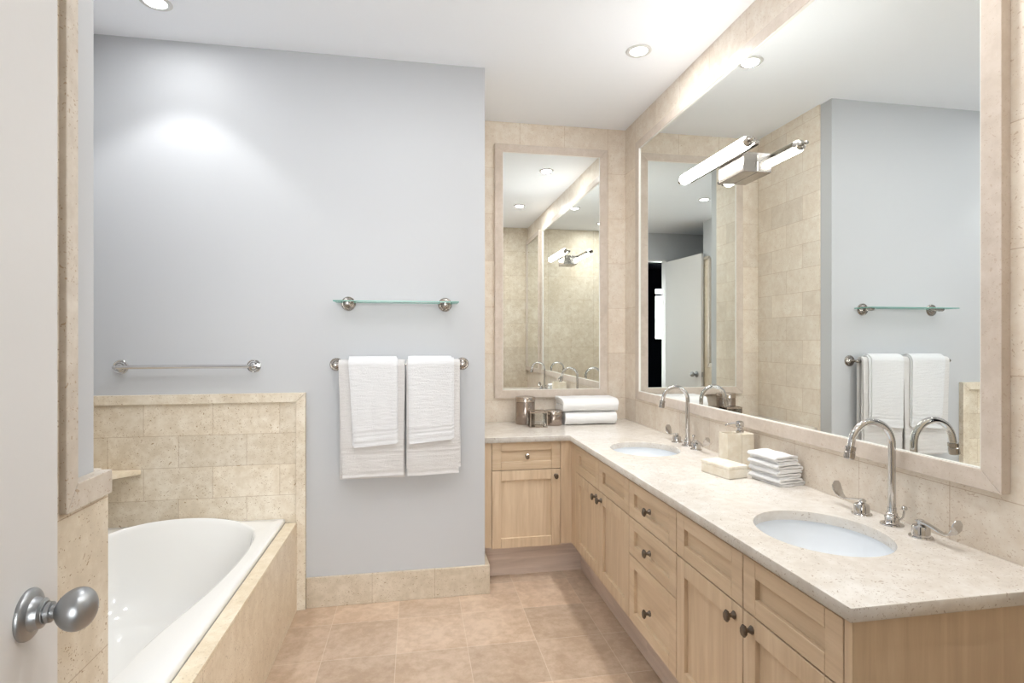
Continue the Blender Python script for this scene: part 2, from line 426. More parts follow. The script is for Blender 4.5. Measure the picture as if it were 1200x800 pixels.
prof = [q for i, q in enumerate(prof) if i == 0 or q[1] >= prof[i-1][1]]
lathe(bm, (0, KY, KZ), (1, 0, 0), prof, 48)
dk = dpart('door_knob', bm, 'steel', door, True); dk['label'] = 'satin grey egg-shaped knob'
bm = B(); box(bm, -.030, -.006, dl-.001, dl+.0015, KZ-.03, KZ+.03, bev=.0005)
dpart('latch_plate', bm, 'steel', door)

# ================================================================== BATHTUB
TX, TY = -1.065, 2.12
half = [(1.325, 0), (1.335, .11), (1.38, .2), (1.46, .27), (1.57, .297), (1.66, .293), (1.766, .300), (1.9, .322), (2.03, .345), (2.16, .360), (2.3, .368), (2.42, .370), (2.53, .364), (2.62, .352), (2.69, .328), (2.745, .285), (2.782, .215), (2.800, .12), (2.805, 0)]
pts = [(TX+h, y) for y, h in half] + [(TX-h, y) for y, h in half[-2:0:-1]]
def resample(pts, angs):
    out = []
    n = len(pts); A = [math.atan2(p[1]-TY, p[0]-TX) for p in pts]
    for a in angs:
        for i in range(n):
            p, q = pts[i], pts[(i+1) % n]
            d = (math.cos(a), math.sin(a)); ex, ey = q[0]-p[0], q[1]-p[1]
            den = d[0]*ey-d[1]*ex
            if abs(den) < 1e-9: continue
            t = ((p[0]-TX)*ey-(p[1]-TY)*ex)/den; s = ((p[0]-TX)*d[1]-(p[1]-TY)*d[0])/den
            if t > 0 and -1e-6 <= s <= 1+1e-6: out.append(t); break
        else: out.append(.5)
    return out
ox0, ox1, oy0, oy1 = XL+.014, -.634, 1.256, 2.850
N = 160
angs = sorted([2*PI*k/N for k in range(N)] + [math.atan2(y-TY, x-TX) % (2*PI) for x in (ox0, ox1) for y in (oy0, oy1)])
rin = resample(pts, angs)
for _ in range(3):
    n = len(rin); rin = [(rin[i-1]+2*rin[i]+rin[(i+1) % n])/4 for i in range(n)]
def rect_r(a, m=0.0):
    c, s = math.cos(a), math.sin(a); t = 9
    if c > 1e-9: t = min(t, (ox1-m-TX)/c)
    if c < -1e-9: t = min(t, (ox0+m-TX)/c)
    if s > 1e-9: t = min(t, (oy1-m-TY)/s)
    if s < -1e-9: t = min(t, (oy0+m-TY)/s)
    return t
def bump_z(x, y):
    return .036*max(0, 1-((x-TX)/.33)**2)*min(1, max(0, (y-2.60)/.17))**2
bm = B(); rings = []
def ring(fr, fz):
    r = []
    for a, ri in zip(angs, rin):
        rad = fr(a, ri); x, y = TX+rad*math.cos(a), TY+rad*math.sin(a)
        r.append(bm.verts.new((x, y, fz(x, y))))
    rings.append(r)
ZR = .455
ring(lambda a, ri: rect_r(a, .012), lambda x, y: .30)
ring(lambda a, ri: rect_r(a, .001), lambda x, y: .432)
ring(lambda a, ri: rect_r(a), lambda x, y: ZR-.010)
ring(lambda a, ri: rect_r(a, .003), lambda x, y: ZR-.003)
ring(lambda a, ri: rect_r(a, .008), lambda x, y: ZR)
ring(lambda a, ri: (rect_r(a, .008)+ri+.02)/2 if rect_r(a, .008) > ri+.03 else ri+.02, lambda x, y: ZR+bump_z(x, y)*.35)
ring(lambda a, ri: ri+.013, lambda x, y: ZR+.001+bump_z(x, y)*.9)
ring(lambda a, ri: ri+.005, lambda x, y: ZR+bump_z(x, y))
ring(lambda a, ri: ri, lambda x, y: ZR-.006+bump_z(x, y))
ring(lambda a, ri: ri-.008, lambda x, y: ZR-.022+bump_z(x, y))
for k in range(1, 11):
    t = k/10
    def fr(a, ri, t=t):
        back = max(0, math.sin(a)); return (ri-.008)*(1-(.10+.20*back)*t) - .10*t**5*1.0
    ring(fr, lambda x, y, t=t: ZR-.022+bump_z(x, y)*(1-t)-.33*math.sin(t*PI/2)**.9 if t < 1 else .10)
ring(lambda a, ri: ri*.25, lambda x, y: .094)
for a, b in zip(rings, rings[1:]):
    n = len(a)
    for i in range(n): bm.faces.new((a[i], a[(i+1) % n], b[(i+1) % n], b[i]))
bm.faces.new(rings[-1])
tubo = thing('bathtub', 'white enamel bathtub with a raised curved head end behind the stone apron', 'bathtub', (TX, TY, 0))
obj('tub_shell', bm, 'tub', tubo, smooth=True, angle=50)
bm = B(); lathe(bm, (TX, 1.62, .096), (0, 0, 1), [(.001, 0), (.03, 0), (.032, .003), (.02, .006), (0, .006)], 24)
obj('drain', bm, 'chrome', tubo, smooth=True)
ap = thing('tub_apron', 'tiled limestone tub apron with a pale cap beside the floor', 'tub surround', (-.6, 2.05, 0))
obj('apron_panel', bx(-.617, -.577, 1.256, 2.835, 0, .423), 'apron', ap)
obj('apron_cap', bx(-.631, -.577, 1.256, 2.835, .4235, .4345, bev=.001), 'cap', ap)
bm = B()
prism(bm, [(XL+.0135, 2.850), (XL+.0135, 2.645), (XL+.02, 2.64), (XL+.035, 2.65), (XL+.215, 2.83), (XL+.222, 2.845), (XL+.22, 2.850)], 'z', .70, .722)
bmesh.ops.bevel(bm, geom=list(bm.edges), offset=.002, segments=2, affect='EDGES')
tag(obj('corner_shelf', bm, 'cap', loc=(XL+.1, 2.8, .70)), 'small triangular limestone shelf in the corner above the tub', 'corner shelf')

# ================================================================== MIRRORS
def stone_frame(axis, plane0, plane1, u0, u1, z0, z1, t):
    """mitred four-piece frame; axis 'x' (frame lies in yz) or 'y' (frame lies in xz)"""
    bm = B(); g = .0005
    q = [[(u0, z0+g), (u0+t, z0+t+g), (u0+t, z1-t-g), (u0, z1-g)],
         [(u1, z0+g), (u1-t, z0+t+g), (u1-t, z1-t-g), (u1, z1-g)],
         [(u0+g, z0), (u1-g, z0), (u1-t-g, z0+t), (u0+t+g, z0+t)],
         [(u0+g, z1), (u1-g, z1), (u1-t-g, z1-t), (u0+t+g, z1-t)]]
    for p in q: prism(bm, p, axis, plane0, plane1)
    bmesh.ops.recalc_face_normals(bm, faces=bm.faces)
    bmesh.ops.bevel(bm, geom=list(bm.edges), offset=.0012, segments=1, affect='EDGES')
    return bm
def lip(axis, p0, p1, u0, u1, z0, z1, t):
    bm = B()
    for a, b, c, d in ((u0, u0+t, z0, z1), (u1-t, u1, z0, z1), (u0, u1, z0, z0+t), (u0, u1, z1-t, z1)):
        if axis == 'x': box(bm, p0, p1, a, b, c, d)
        else: box(bm, a, b, p0, p1, c, d)
    return bm
m = thing('framed_mirror', 'large wall mirror in a pinkish limestone frame above both sinks', 'mirror', (WX, 2.2, .96))
fx = 1.388
obj('mirror_frame', stone_frame('x', fx, WX, 1.089, 3.314, .960, 2.598, .050), 'trimL', m)
obj('mirror_lip', lip('x', fx+.003, WX-.001, 1.1385, 3.2645, 1.0095, 2.5485, .0035), 'edge', m)
obj('mirror_glass', bx(MX, MX+.006, 1.1405, 3.2625, 1.0115, 2.5465), 'mirror', m)
m = thing('framed_mirror', 'tall narrow mirror in a limestone frame on the alcove wall above the jars', 'mirror', (.894, YA, .96))
obj('mirror_frame', stone_frame('y', 3.524, YA, .510, 1.277, .955, 2.618, .051), 'trimL', m)
obj('mirror_lip', lip('y', 3.528, YA-.001, .5605, 1.2265, 1.0055, 2.5675, .003), 'edge', m)
obj('mirror_glass', bx(.5625, 1.2245, 3.533, 3.539, 1.0075, 2.5655), 'mirror', m)
m = thing('framed_mirror', 'narrow limestone-framed mirror by the rear wall, seen only reflected in the alcove mirror', 'mirror', (WX, .59, .96))
obj('mirror_frame', stone_frame('x', fx, WX, .215, .968, .960, 2.598, .050), 'trimL', m)
obj('mirror_glass', bx(MX, MX+.006, .2655, .9175, 1.0115, 2.5465), 'mirror', m)

# ================================================================== VANITY
FX = .868       # face of the doors
def shaker_x(y0, y1, z0, z1, st=.052, rl=.045, dep=.020):
    bm = B(); e = .0007
    box(bm, FX, FX+dep, y0, y0+st-e, z0, z1, bev=.0012); box(bm, FX, FX+dep, y1-st+e, y1, z0, z1, bev=.0012)
    box(bm, FX, FX+dep, y0+st, y1-st, z0, z0+rl, bev=.0012); box(bm, FX, FX+dep, y0+st, y1-st, z1-rl, z1, bev=.0012)
    box(bm, FX+.0135, FX+dep-.002, y0+st-.004, y1-st+.004, z0+rl-.004, z1-rl+.004); return bm
FY = 2.99
def shaker_y(x0, x1, z0, z1, st=.052, rl=.045, dep=.020):
    bm = B(); e = .0007
    box(bm, x0, x0+st-e, FY, FY+dep, z0, z1, bev=.0012); box(bm, x1-st+e, x1, FY, FY+dep, z0, z1, bev=.0012)
    box(bm, x0+st, x1-st, FY, FY+dep, z0, z0+rl, bev=.0012); box(bm, x0+st, x1-st, FY, FY+dep, z1-rl, z1, bev=.0012)
    box(bm, x0+st-.004, x1-st+.004, FY+.0135, FY+dep-.002, z0+rl-.004, z1-rl+.004); return bm
def knob(parent, p, d, mat='pewter'):
    p = Vector(p); d, u, v = frame_axes(d); up = Vector((0, 0, 1)); side = d.cross(up)
    bm = B()
    def ringq(h, a, b, n=8, ph=PI/8):
        return [bm.verts.new(p+d*h+side*a*math.cos(2*PI*k/n+ph)+up*b*math.sin(2*PI*k/n+ph)) for k in range(n)]
    rs = [ringq(*q) for q in ((0, .0105, .0115), (.003, .0105, .0115), (.010, .0055, .006), (.017, .0050, .0055), (.0195, .0110, .0145), (.0225, .0125, .0170), (.0265, .0120, .0165), (.030, .0085, .0125))]
    for a, b in zip(rs, rs[1:]):
        for k in range(8): bm.faces.new((a[k], a[(k+1) % 8], b[(k+1) % 8], b[k]))
    bm.faces.new(rs[0]); bm.faces.new(rs[-1])
    o = obj('knob', bm, mat, parent, loc=p); return o
Z0, Z1, ZS = .187, .757, .610
def carcass(root, y0, y1):
    bm = B(); box(bm, .8885, .905, y0, y1, Z0-.002, .7675)
    box(bm, .905, WX-.003, y0, y0+.016, Z0-.002, .7675); box(bm, .905, WX-.003, y1-.016, y1, Z0-.002, .7675)
    box(bm, .905, WX-.003, y0+.016, y1-.016, Z0-.002, .205)
    obj('carcass', bm, 'dark', root)
    obj('toe_kick', bx(.948, .966, y0, y1, 0, Z0-.003), 'woodT', root)
    obj('top_rail', bx(.8705, .888, y0+.001, y1-.001, Z1+.003, .7675), 'woodY', root)
gp = .0024
# near sink base
y0, ym, y1 = .988, 1.341, 1.722
c = thing('sink_cabinet', 'maple sink cabinet at the near end of the vanity, under the nearer sink', 'cabinet', (1.1, 1.35, 0))
carcass(c, .984, y1-.0005)
obj('end_panel', bx(.872, WX-.003, .966, .9835, 0, .7675), 'woodV', c)['label'] = 'plain maple end panel'
obj('end_stile', bx(FX, .8715, .966, .9865, Z0, .7675), 'woodV', c)
for a, b in ((y0, ym), (ym, y1)): obj('false_drawer_front', shaker_x(a+gp, b-gp, ZS+gp, Z1), 'woodY', c)
d = obj('cabinet_door', shaker_x(y0+gp, ym-gp, Z0, ZS-gp, rl=.054), 'woodV', c); knob(d, (FX, 1.300, .573), (-1, 0, 0))
d = obj('cabinet_door', shaker_x(ym+gp, y1-gp, Z0, ZS-gp, rl=.054), 'woodV', c); knob(d, (FX, 1.380, .573), (-1, 0, 0))
# drawers
y0, y1 = 1.722, 2.139
c = thing('drawer_cabinet', 'maple cabinet of three drawers between the two sink cabinets', 'cabinet', (1.1, 1.93, 0))
carcass(c, y0+.0005, y1-.0005)
for a, b, n in ((ZS, Z1+gp, .687), (.456, ZS, .531), (Z0-gp, .456, .305)):
    d = obj('drawer', shaker_x(y0+gp, y1-gp, a+gp, b-gp), 'woodY', c); knob(d, (FX, 1.932, n), (-1, 0, 0))
# far sink base
y0, ym, y1 = 2.139, 2.514, 2.894
c = thing('sink_cabinet', 'maple sink cabinet with paired doors under the farther sink', 'cabinet', (1.1, 2.5, 0))
carcass(c, y0+.0005, y1)
for a, b in ((y0, ym), (ym, y1)): obj('false_drawer_front', shaker_x(a+gp, b-gp, ZS+gp, Z1), 'woodY', c)
d = obj('cabinet_door', shaker_x(y0+gp, ym-gp, Z0, ZS-gp, rl=.054), 'woodV', c); knob(d, (FX, 2.478, .573), (-1, 0, 0))
d = obj('cabinet_door', shaker_x(ym+gp, y1-gp, Z0, ZS-gp, rl=.054), 'woodV', c); knob(d, (FX, 2.548, .573), (-1, 0, 0))
# alcove cabinet and the corner filler
c = thing('alcove_cabinet', 'small maple cabinet facing the door, one drawer over one door, in the alcove', 'cabinet', (.62, 3.25, 0))
bm = B(); box(bm, XR+.012, .905, FY+.0205, FY+.035, Z0-.002, .7675)
box(bm, XR+.012, XR+.028, FY+.035, YA-.002, Z0-.002, .7675); box(bm, XR+.028, .905, FY+.035, YA-.002, Z0-.002, .205)
obj('carcass', bm, 'dark', c)
obj('toe_kick', bx(XR+.026, .966, 3.063, 3.080, 0, Z0-.004), 'woodTX', c)
obj('toe_kick', bx(.948, .966, 2.8945, 3.0625, 0, Z0-.003), 'woodT', c)
obj('side_stile', bx(XR+.012, .413, FY+.004, FY+.020, Z0, .7675), 'woodV', c)
obj('top_rail', bx(.4145, .805, FY+.002, FY+.0195, Z1+.009, .7675), 'woodX', c)
bm = B(); box(bm, .8075, .884, FY, FY+.018, Z0, .7675); box(bm, FX+.0025, .886, 2.896, FY-.0005, Z0, .7675)
obj('corner_filler', bm, 'woodV', c)
d = obj('drawer', shaker_y(.4155, .8055, ZS+.002, .764), 'woodX', c); knob(d, (.611, FY, .688), (0, -1, 0), 'nickel')
d = obj('cabinet_door', shaker_y(.4155, .8055, Z0-.008, ZS-.002, rl=.054), 'woodV', c); knob(d, (.777, FY, .572), (0, -1, 0))

# countertop: L-shaped slab with two oval holes
SK = [(1.118, 1.358), (1.115, 2.545)]
cu = bpy.data.curves.new('ct', 'CURVE'); cu.dimensions = '2D'; cu.fill_mode = 'BOTH'; cu.extrude = .0135; cu.bevel_depth = .0015; cu.bevel_resolution = 1; cu.offset = -.0015
def spl(pts):
    s = cu.splines.new('POLY'); s.points.add(len(pts)-1)
    for q, (x, y) in zip(s.points, pts): q.co = (x, y, 0, 1)
    s.use_cyclic_u = True
spl([(.854, .954), (WX-.001, .954), (WX-.001, YA-.001), (XR+.011, YA-.001), (XR+.011, 2.970), (.854, 2.970)])
for sx, sy in SK: spl([(sx+.165*math.cos(2*PI*k/72), sy+.186*math.sin(2*PI*k/72)) for k in range(72)])
co = bpy.data.objects.new('ct', cu); COL.objects.link(co)
dg = bpy.context.evaluated_depsgraph_get(); me = bpy.data.meshes.new_from_object(co.evaluated_get(dg))
bpy.data.objects.remove(co)
bm = B(); bm.from_mesh(me); bmesh.ops.translate(bm, verts=bm.verts, vec=(0, 0, CT-.015))
bmesh.ops.remove_doubles(bm, verts=bm.verts, dist=.0001)
tag(obj('countertop', bm, 'counter', loc=(1.1, 2.2, .768)), 'L-shaped polished limestone countertop along the mirror wall and alcove', 'countertop')

def sink(sx, sy, label):
    r = thing('sink', label, 'sink', (sx, sy, .62))
    bm = B(); rs = []
    for k in range(0, 13):
        t = k/12; s = math.cos(t*PI/2)**.55 if k < 12 else .12
        z = .7675-.135*math.sin(t*PI/2)**1.1
        rs.append([bm.verts.new((sx+.172*s*math.cos(2*PI*j/64), sy+.193*s*math.sin(2*PI*j/64), z)) for j in range(64)])
    out = [bm.verts.new((sx+.182*math.cos(2*PI*j/64), sy+.203*math.sin(2*PI*j/64), .7675)) for j in range(64)]
    o2 = [bm.verts.new((sx+.182*math.cos(2*PI*j/64), sy+.203*math.sin(2*PI*j/64), .755)) for j in range(64)]
    rs = [o2, out]+rs
    for a, b in zip(rs, rs[1:]):
        for j in range(64): bm.faces.new((a[j], a[(j+1) % 64], b[(j+1) % 64], b[j]))
    bm.faces.new(rs[-1])
    obj('basin', bm, 'basin', r, smooth=True)
    bm = B(); lathe(bm, (sx, sy, .6335), (0, 0, 1), [(.001, 0), (.022, 0), (.024, .002), (.015, .005), (0, .005)], 24)
    obj('drain', bm, 'chrome', r, smooth=True)
sink(*SK[0], 'white oval undermount sink nearer the camera')
sink(*SK[1], 'white oval undermount sink at the far end by the alcove')

# faucets
def faucet(loc, label):
    X, Y, Z = loc
    r = thing('faucet', label, 'faucet', loc, 'gooseneck faucets')
    bm = B(); lathe(bm, (X, Y, Z), (0, 0, 1), [(.029, 0), (.030, .002), (.029, .004), (.020, .006), (.0175, .009), (.0175, .020), (.019, .021), (.019, .025), (.015, .028), (.0145, .034), (.0115, .036), (.0115, .05)], 32)
    obj('base_flange', bm, 'chrome', r, smooth=True)
    R0 = .0675; zc = Z+.232
    p = [(X, Y, Z+.02), (X, Y, Z+.1), (X, Y, Z+.17)]
    for k in range(0, 25):
        a = PI*k/24*.965; p.append((X-R0+R0*math.cos(a), Y, zc+R0*math.sin(a)))
    l = Vector(p[-1]); t = (l-Vector(p[-2])).normalized(); p.append(tuple(l+t*.012))
    bm = B(); tube(bm, p, .0097, 20); obj('spout', bm, 'chrome', r, smooth=True)
    e = Vector(p[-1]); bm = B(); lathe(bm, e-t*.004, t, [(.0105, 0), (.0140, .001), (.0140, .011), (.0126, .0125), (.0126, .015), (.0142, .0165), (.0142, .034), (.0125, .036), (.009, .036)], 24)
    obj('aerator', bm, 'nickel', r, smooth=True)
    bm = B(); tube(bm, [(X+.012, Y-.012, Z+.012), (X+.020, Y-.018, Z+.026), (X+.022, Y-.020, Z+.048)], .0028, 10)
    lathe(bm, (X+.022, Y-.020, Z+.046), (0, 0, 1), [(.003, 0), (.0065, .002), (.0075, .006), (.0065, .010), (.004, .012), (0, .0125)], 16)
    obj('lift_rod', bm, 'chrome', r, smooth=True)
    for s in (1, -1):
        hy = Y+.1*s; hx = X-.008
        bm = B(); lathe(bm, (hx, hy, Z), (0, 0, 1), [(.028, 0), (.0285, .002), (.027, .004), (.022, .0045), (.022, .007), (.0215, .009), (.0215, .026), (.019, .031), (.012, .034), (.009, .036), (.009, .045), (.007, .047), (0, .047)], 32)
        h = obj('handle', bm, 'chrome', r, smooth=True)
        path = [(-.010, .042), (.004, .0425), (.02, .0405), (.040, .036), (.060, .031), (.076, .031), (.089, .037), (.098, .050), (.102, .066), (.1025, .077)]
        wd = [.007, .0085, .007, .006, .007, .010, .0145, .017, .015, .007]
        bm = B(); prev = None; c1 = -.10 if s > 0 else .10
        for i, ((py, pz), ww) in enumerate(zip(path, wd)):
            q0 = path[max(i-1, 0)]; q1 = path[min(i+1, len(path)-1)]
            ty, tz = q1[0]-q0[0], q1[1]-q0[1]; L = math.hypot(ty, tz); ny, nz = -tz/L, ty/L; th = .0032 if i < 4 else .0020
            vs = [bm.verts.new((hx+a*ww, hy+s*(py+b*ny*th), Z+pz+b*nz*th)) for a, b in ((-1, -.6), (-.6, -1), (.6, -1), (1, -.6), (1, .6), (.6, 1), (-.6, 1), (-1, .6))]
            if prev:
                for k in range(8): bm.faces.new((prev[k], prev[(k+1) % 8], vs[(k+1) % 8], vs[k]))
            else: bm.faces.new(vs)
            prev = vs
        bm.faces.new(prev)
        obj('lever', bm, 'chrome', h, smooth=True, angle=60)
    return r
f1 = faucet((1.360, 1.368, CT), 'chrome gooseneck faucet with two wing levers behind the nearer sink')
f2 = dup(f1, (1.360, 2.575, CT)); f2['label'] = 'chrome gooseneck faucet with two wing levers behind the far sink by the alcove'

# ================================================================== THE LIGHT OVER THE MIRROR
r = thing('mirror_wall_light', 'chrome wall light with one long glowing tube mounted on the large mirror', 'wall light', (MX, 2.2, 2.08))
obj('back_box', bx(1.332, MX-.0005, 2.055, 2.240, 2.030, 2.112, bev=.002), 'nickel', r)
obj('tube_rail', bx(1.306, 1.3265, 1.935, 2.475, 2.098, 2.116, bev=.002), 'nickel', r)
bm = B(); lathe(bm, (1.281, 1.945, 2.110), (0, 1, 0), [(.012, 0), (.022, .006), (.0245, .014), (.0245, .512), (.022, .520), (.012, .526)], 32)
obj('glass_tube', bm, 'tube', r, smooth=True)
for ya, s in ((1.945, -1), (2.471, 1)):
    bm = B()
    lathe(bm, (1.281, ya, 2.110), (0, s, 0), [(.020, -.004), (.020, .004), (.012, .008), (.006, .009), (.006, .028), (.0075, .029), (.0075, .036), (0, .037)], 24)
    box(bm, 1.275, 1.325, ya+s*.008-.003, ya+s*.008+.003, 2.104, 2.114)
    obj('end_cap', bm, 'nickel', r, smooth=True)

# ================================================================== RECESSED DOWNLIGHTS
def downlight(x, y, label, glow=1.0, beam=1.0, cone=112, blend=.55):
    r = thing('recessed_downlight', label, 'ceiling light', (x, y, CEIL), 'recessed downlights')
    bm = B(); lathe(bm, (x, y, CEIL), (0, 0, -1), [(.043, 0), (.062, 0), (.063, .002), (.060, .0045), (.046, .006), (.043, .004), (.043, 0)], 40, close=False)
    obj('trim_ring', bm, 'ring', r, smooth=True)
    bm = B(); lathe(bm, (x, y, CEIL-.0005), (0, 0, -1), [(.0425, 0), (.0425, .0025), (.03, .0035), (0, .004)], 32)
    obj('lens', bm, 'lens', r, smooth=True)
    l = bpy.data.lights.new('downlight_beam', 'SPOT'); l.energy = SPOT_W*beam; l.spot_size = math.radians(cone); l.spot_blend = blend
    l.shadow_soft_size = .045; l.color = LAMP_C
    o = bpy.data.objects.new('downlight_beam', l); COL.objects.link(o); o.parent = r; o.location = (0, 0, -.052)
    l = bpy.data.lights.new('downlight_glow', 'AREA'); l.shape = 'DISK'; l.size = .08; l.energy = DISC_W*glow; l.color = LAMP_C
    o = bpy.data.objects.new('downlight_glow', l); COL.objects.link(o); o.parent = r; o.location = (0, 0, -.008)
downlight(1.092, 2.562, 'round white recessed ceiling light in front of the alcove, over the vanity', .5, 10.0, 72, 1.0)
downlight(-1.088, 2.550, 'round white recessed ceiling light above the bathtub, cut by the top of the picture', .24, 2.3, 96, .3)
downlight(1.092, 1.340, 'round recessed ceiling light seen only in the alcove mirror, above the nearer sink', .8, .7)
downlight(-.10, 1.93, 'round recessed ceiling light over mid floor, seen only in the mirrors', .65, 1.5)

downlight(.55, .66, 'added round recessed ceiling light just inside the doorway, unseen, for brightness')  # added lamp, brightens the door and near end of the vanity
downlight(-1.088, 1.45, 'added round recessed ceiling light over the near end of the tub, unseen, for brightness', .8)  # added lamp out of view, lifts the light on the cabinet fronts

# ================================================================== BARS AND GLASS SHELF ON THE WHITE WALL
def rosette(bm, x, y, z, rr=.031):
    lathe(bm, (x, y, z), (0, -1, 0), [(rr, 0), (rr, .004), (rr*.93, .0065), (rr*.84, .005), (rr*.80, .005), (rr*.74, .010), (rr*.62, .011), (rr*.58, .009), (rr*.54, .0095), (rr*.48, .015), (rr*.30, .017), (rr*.28, .024)], 32)
def towel_bar(xa, xb, z, yb, label, mat='nickel', rr=.033):
    r = thing('towel_bar', label, 'towel bar', ((xa+xb)/2, YW, z), 'wall towel bars')
    for x in (xa, xb):
        bm = B(); rosette(bm, x, YW, z, rr); lathe(bm, (x, YW-.02, z), (0, -1, 0), [(.0075, 0), (.0075, YW-.02-yb-.006), (.0100, YW-.02-yb-.003), (.0105, YW-.02-yb+.006), (.008, YW-.02-yb+.010), (0, YW-.02-yb+.011)], 20)
        obj('bracket', bm, mat, r, smooth=True)
    bm = B(); tube(bm, [(xa, yb, z), (xb, yb, z)], .0088 if mat == 'chrome' else .0075, 16); obj('bar', bm, mat, r, smooth=True)
towel_bar(-1.372, -.782, 1.207, 2.812, 'short polished chrome towel bar, empty, above the bathtub', 'chrome')
BY, BZ = 2.805, 1.211
towel_bar(-.392, .241, BZ, BY, 'nickel towel bar hung with white towels under the glass shelf')
r = thing('glass_shelf', 'thin greenish glass shelf on two dark nickel rosettes above the hanging towels', 'shelf', (-.09, YW, 1.52))
gp_ = obj('glass_plate', bx(-.392, .214, 2.735, 2.857, 1.521, 1.5265), 'glass', r)
gp_.data.materials.append(M['glassedge'])
for p in gp_.data.polygons:
    if abs(p.normal.z) < .5: p.material_index = 1
for x in (-.334, .151):
    bm = B(); rosette(bm, x, YW, 1.518, .036)
    lathe(bm, (x, YW-.02, 1.518), (0, -1, 0), [(.0095, 0), (.0075, .02), (.0105, .03), (.0105, .055), (.007, .061), (0, .062)], 24)
    obj('bracket', bm, 'pewter' if False else 'nickel', r, smooth=True)

# ================================================================== HANGING TOWELS
def drape(x0, x1, zf, zb, rr, th, shift=0.0, skew=0.0, seed=0, hem=.055, slant=0.0):
    """one folded layer hung over the bar: returns a closed sheet with real thickness"""
    bm = B(); path = []
    nb = 26
    for i in range(nb): path.append((BY+rr, zb+(BZ-zb)*i/nb, -1))
    for i in range(0, 13): a = PI*i/12; path.append((BY+rr*math.cos(a), BZ+rr*math.sin(a), 0))
    nf = 70
    for i in range(1, nf+1): path.append((BY-rr, BZ+(zf-BZ)*i/nf, i/nf))
    nx = 26; out, inn = [], []
    for j, (y, z, v) in enumerate(path):
        j0, j1 = path[max(j-1, 0)], path[min(j+1, len(path)-1)]
        ty, tz = j1[0]-j0[0], j1[1]-j0[1]; L = math.hypot(ty, tz) or 1; ny, nz = tz/L*-1, ty/L
        ro, ri = [], []
        for i in range(nx+1):
            u = i/nx; vv = max(v, 0)
            x = x0+(x1-x0)*u + shift*vv + skew*vv*(u-.5)*2
            zz = z + (slant*(u-.5)*vv if v > 0 else 0)
            e = min(u, 1-u)*nx
            w_ = .0032*vv*math.sin(u*6.2+seed+z*4)+.0022*noise.noise(Vector((x*14+seed, z*11, seed)))
            band = 0
            if v > 0:
                h = z-zf
                if h < .005: band = .0016
                elif hem-.012 < h < hem-.003 or hem+.007 < h < hem+.015: band = -.0026
                elif .012 < h < .020: band = -.0022
            t2 = th/2*(1-.35*math.exp(-e*1.4))
            o_ = t2+band
            if v >= 0: yy = y-abs(w_)*.6*(1 if v > 0 else 0)
            else: yy = y
            ro.append(bm.verts.new((x, yy+ny*-o_ if v > 0 else yy-ny*-o_ if False else yy+(-o_ if v > 0 else 0) + (o_ if v < 0 else 0) + ((y-BY)/rr*o_ if v == 0 else 0), zz+((z-BZ)/rr*o_ if v == 0 else 0))))
            ri.append(bm.verts.new((x, yy+(t2 if v > 0 else 0)-(t2 if v < 0 else 0)-((y-BY)/rr*t2 if v == 0 else 0), zz-((z-BZ)/rr*t2 if v == 0 else 0))))
        out.append(ro); inn.append(ri)
    n = len(out)
    for a in range(n-1):
        for i in range(nx):
            bm.faces.new((out[a][i], out[a][i+1], out[a+1][i+1], out[a+1][i]))
            bm.faces.new((inn[a][i], inn[a+1][i], inn[a+1][i+1], inn[a][i+1]))
        for i, s in ((0, 1), (nx, -1)): bm.faces.new((out[a][i], out[a+1][i], inn[a+1][i], inn[a][i]))
    for a in (0, n-1):
        for i in range(nx): bm.faces.new((out[a][i], out[a][i+1], inn[a][i+1], inn[a][i]))
    return bm
def merge(bms):
    d = bms[0]
    for b in bms[1:]:
        me = bpy.data.meshes.new('t'); b.to_mesh(me); b.free(); d.from_mesh(me); bpy.data.meshes.remove(me)
    return d
def towel(name, label, mat, layers, group):
    bm = merge([drape(**k) for k in layers])
    o = obj(name, bm, mat, smooth=True, angle=60, loc=(layers[0]['x0'], BY, BZ)); tag(o, label, 'towel', group); return o
towel('bath_towel', 'creamy white bath towel folded over the bar, left one, behind a hand towel', 'towel2',
      [dict(x0=-.362, x1=-.062, zf=.668, zb=.66, rr=.0135, th=.0085, seed=1, hem=.12, shift=.012, skew=-.012),
       dict(x0=-.372, x1=-.052, zf=.660, zb=.64, rr=.0225, th=.0085, seed=1.6, hem=.12, shift=.006, skew=-.014, slant=.004)], 'bath towels on the bar')
towel('bath_towel', 'creamy white bath towel folded over the bar, right one next to the alcove edge', 'towel2',
      [dict(x0=-.043, x1=.221, zf=.690, zb=.70, rr=.0135, th=.0085, seed=3, hem=.12, shift=.002, skew=.004),
       dict(x0=-.046, x1=.222, zf=.658, zb=.69, rr=.0225, th=.0085, seed=3.6, hem=.12, shift=.000, skew=-.006, slant=.006)], 'bath towels on the bar')
towel('hand_towel', 'bright white hand towel hanging over the left bath towel', 'towel',
      [dict(x0=-.318, x1=-.088, zf=.822, zb=.86, rr=.032, th=.0075, seed=5, shift=.008, skew=-.006, slant=.008),
       dict(x0=-.323, x1=-.094, zf=.815, zb=.84, rr=.040, th=.0075, seed=5.7, shift=.014, skew=-.012, slant=.016)], 'hand towels over the bath towels')
towel('hand_towel', 'bright white hand towel hanging over the right bath towel', 'towel',
      [dict(x0=-.031, x1=.192, zf=.834, zb=.86, rr=.032, th=.0075, seed=8, shift=.002, skew=-.002, slant=.012),
       dict(x0=-.037, x1=.180, zf=.826, zb=.85, rr=.040, th=.0075, seed=8.8, shift=.004, skew=-.002, slant=.020)], 'hand towels over the bath towels')

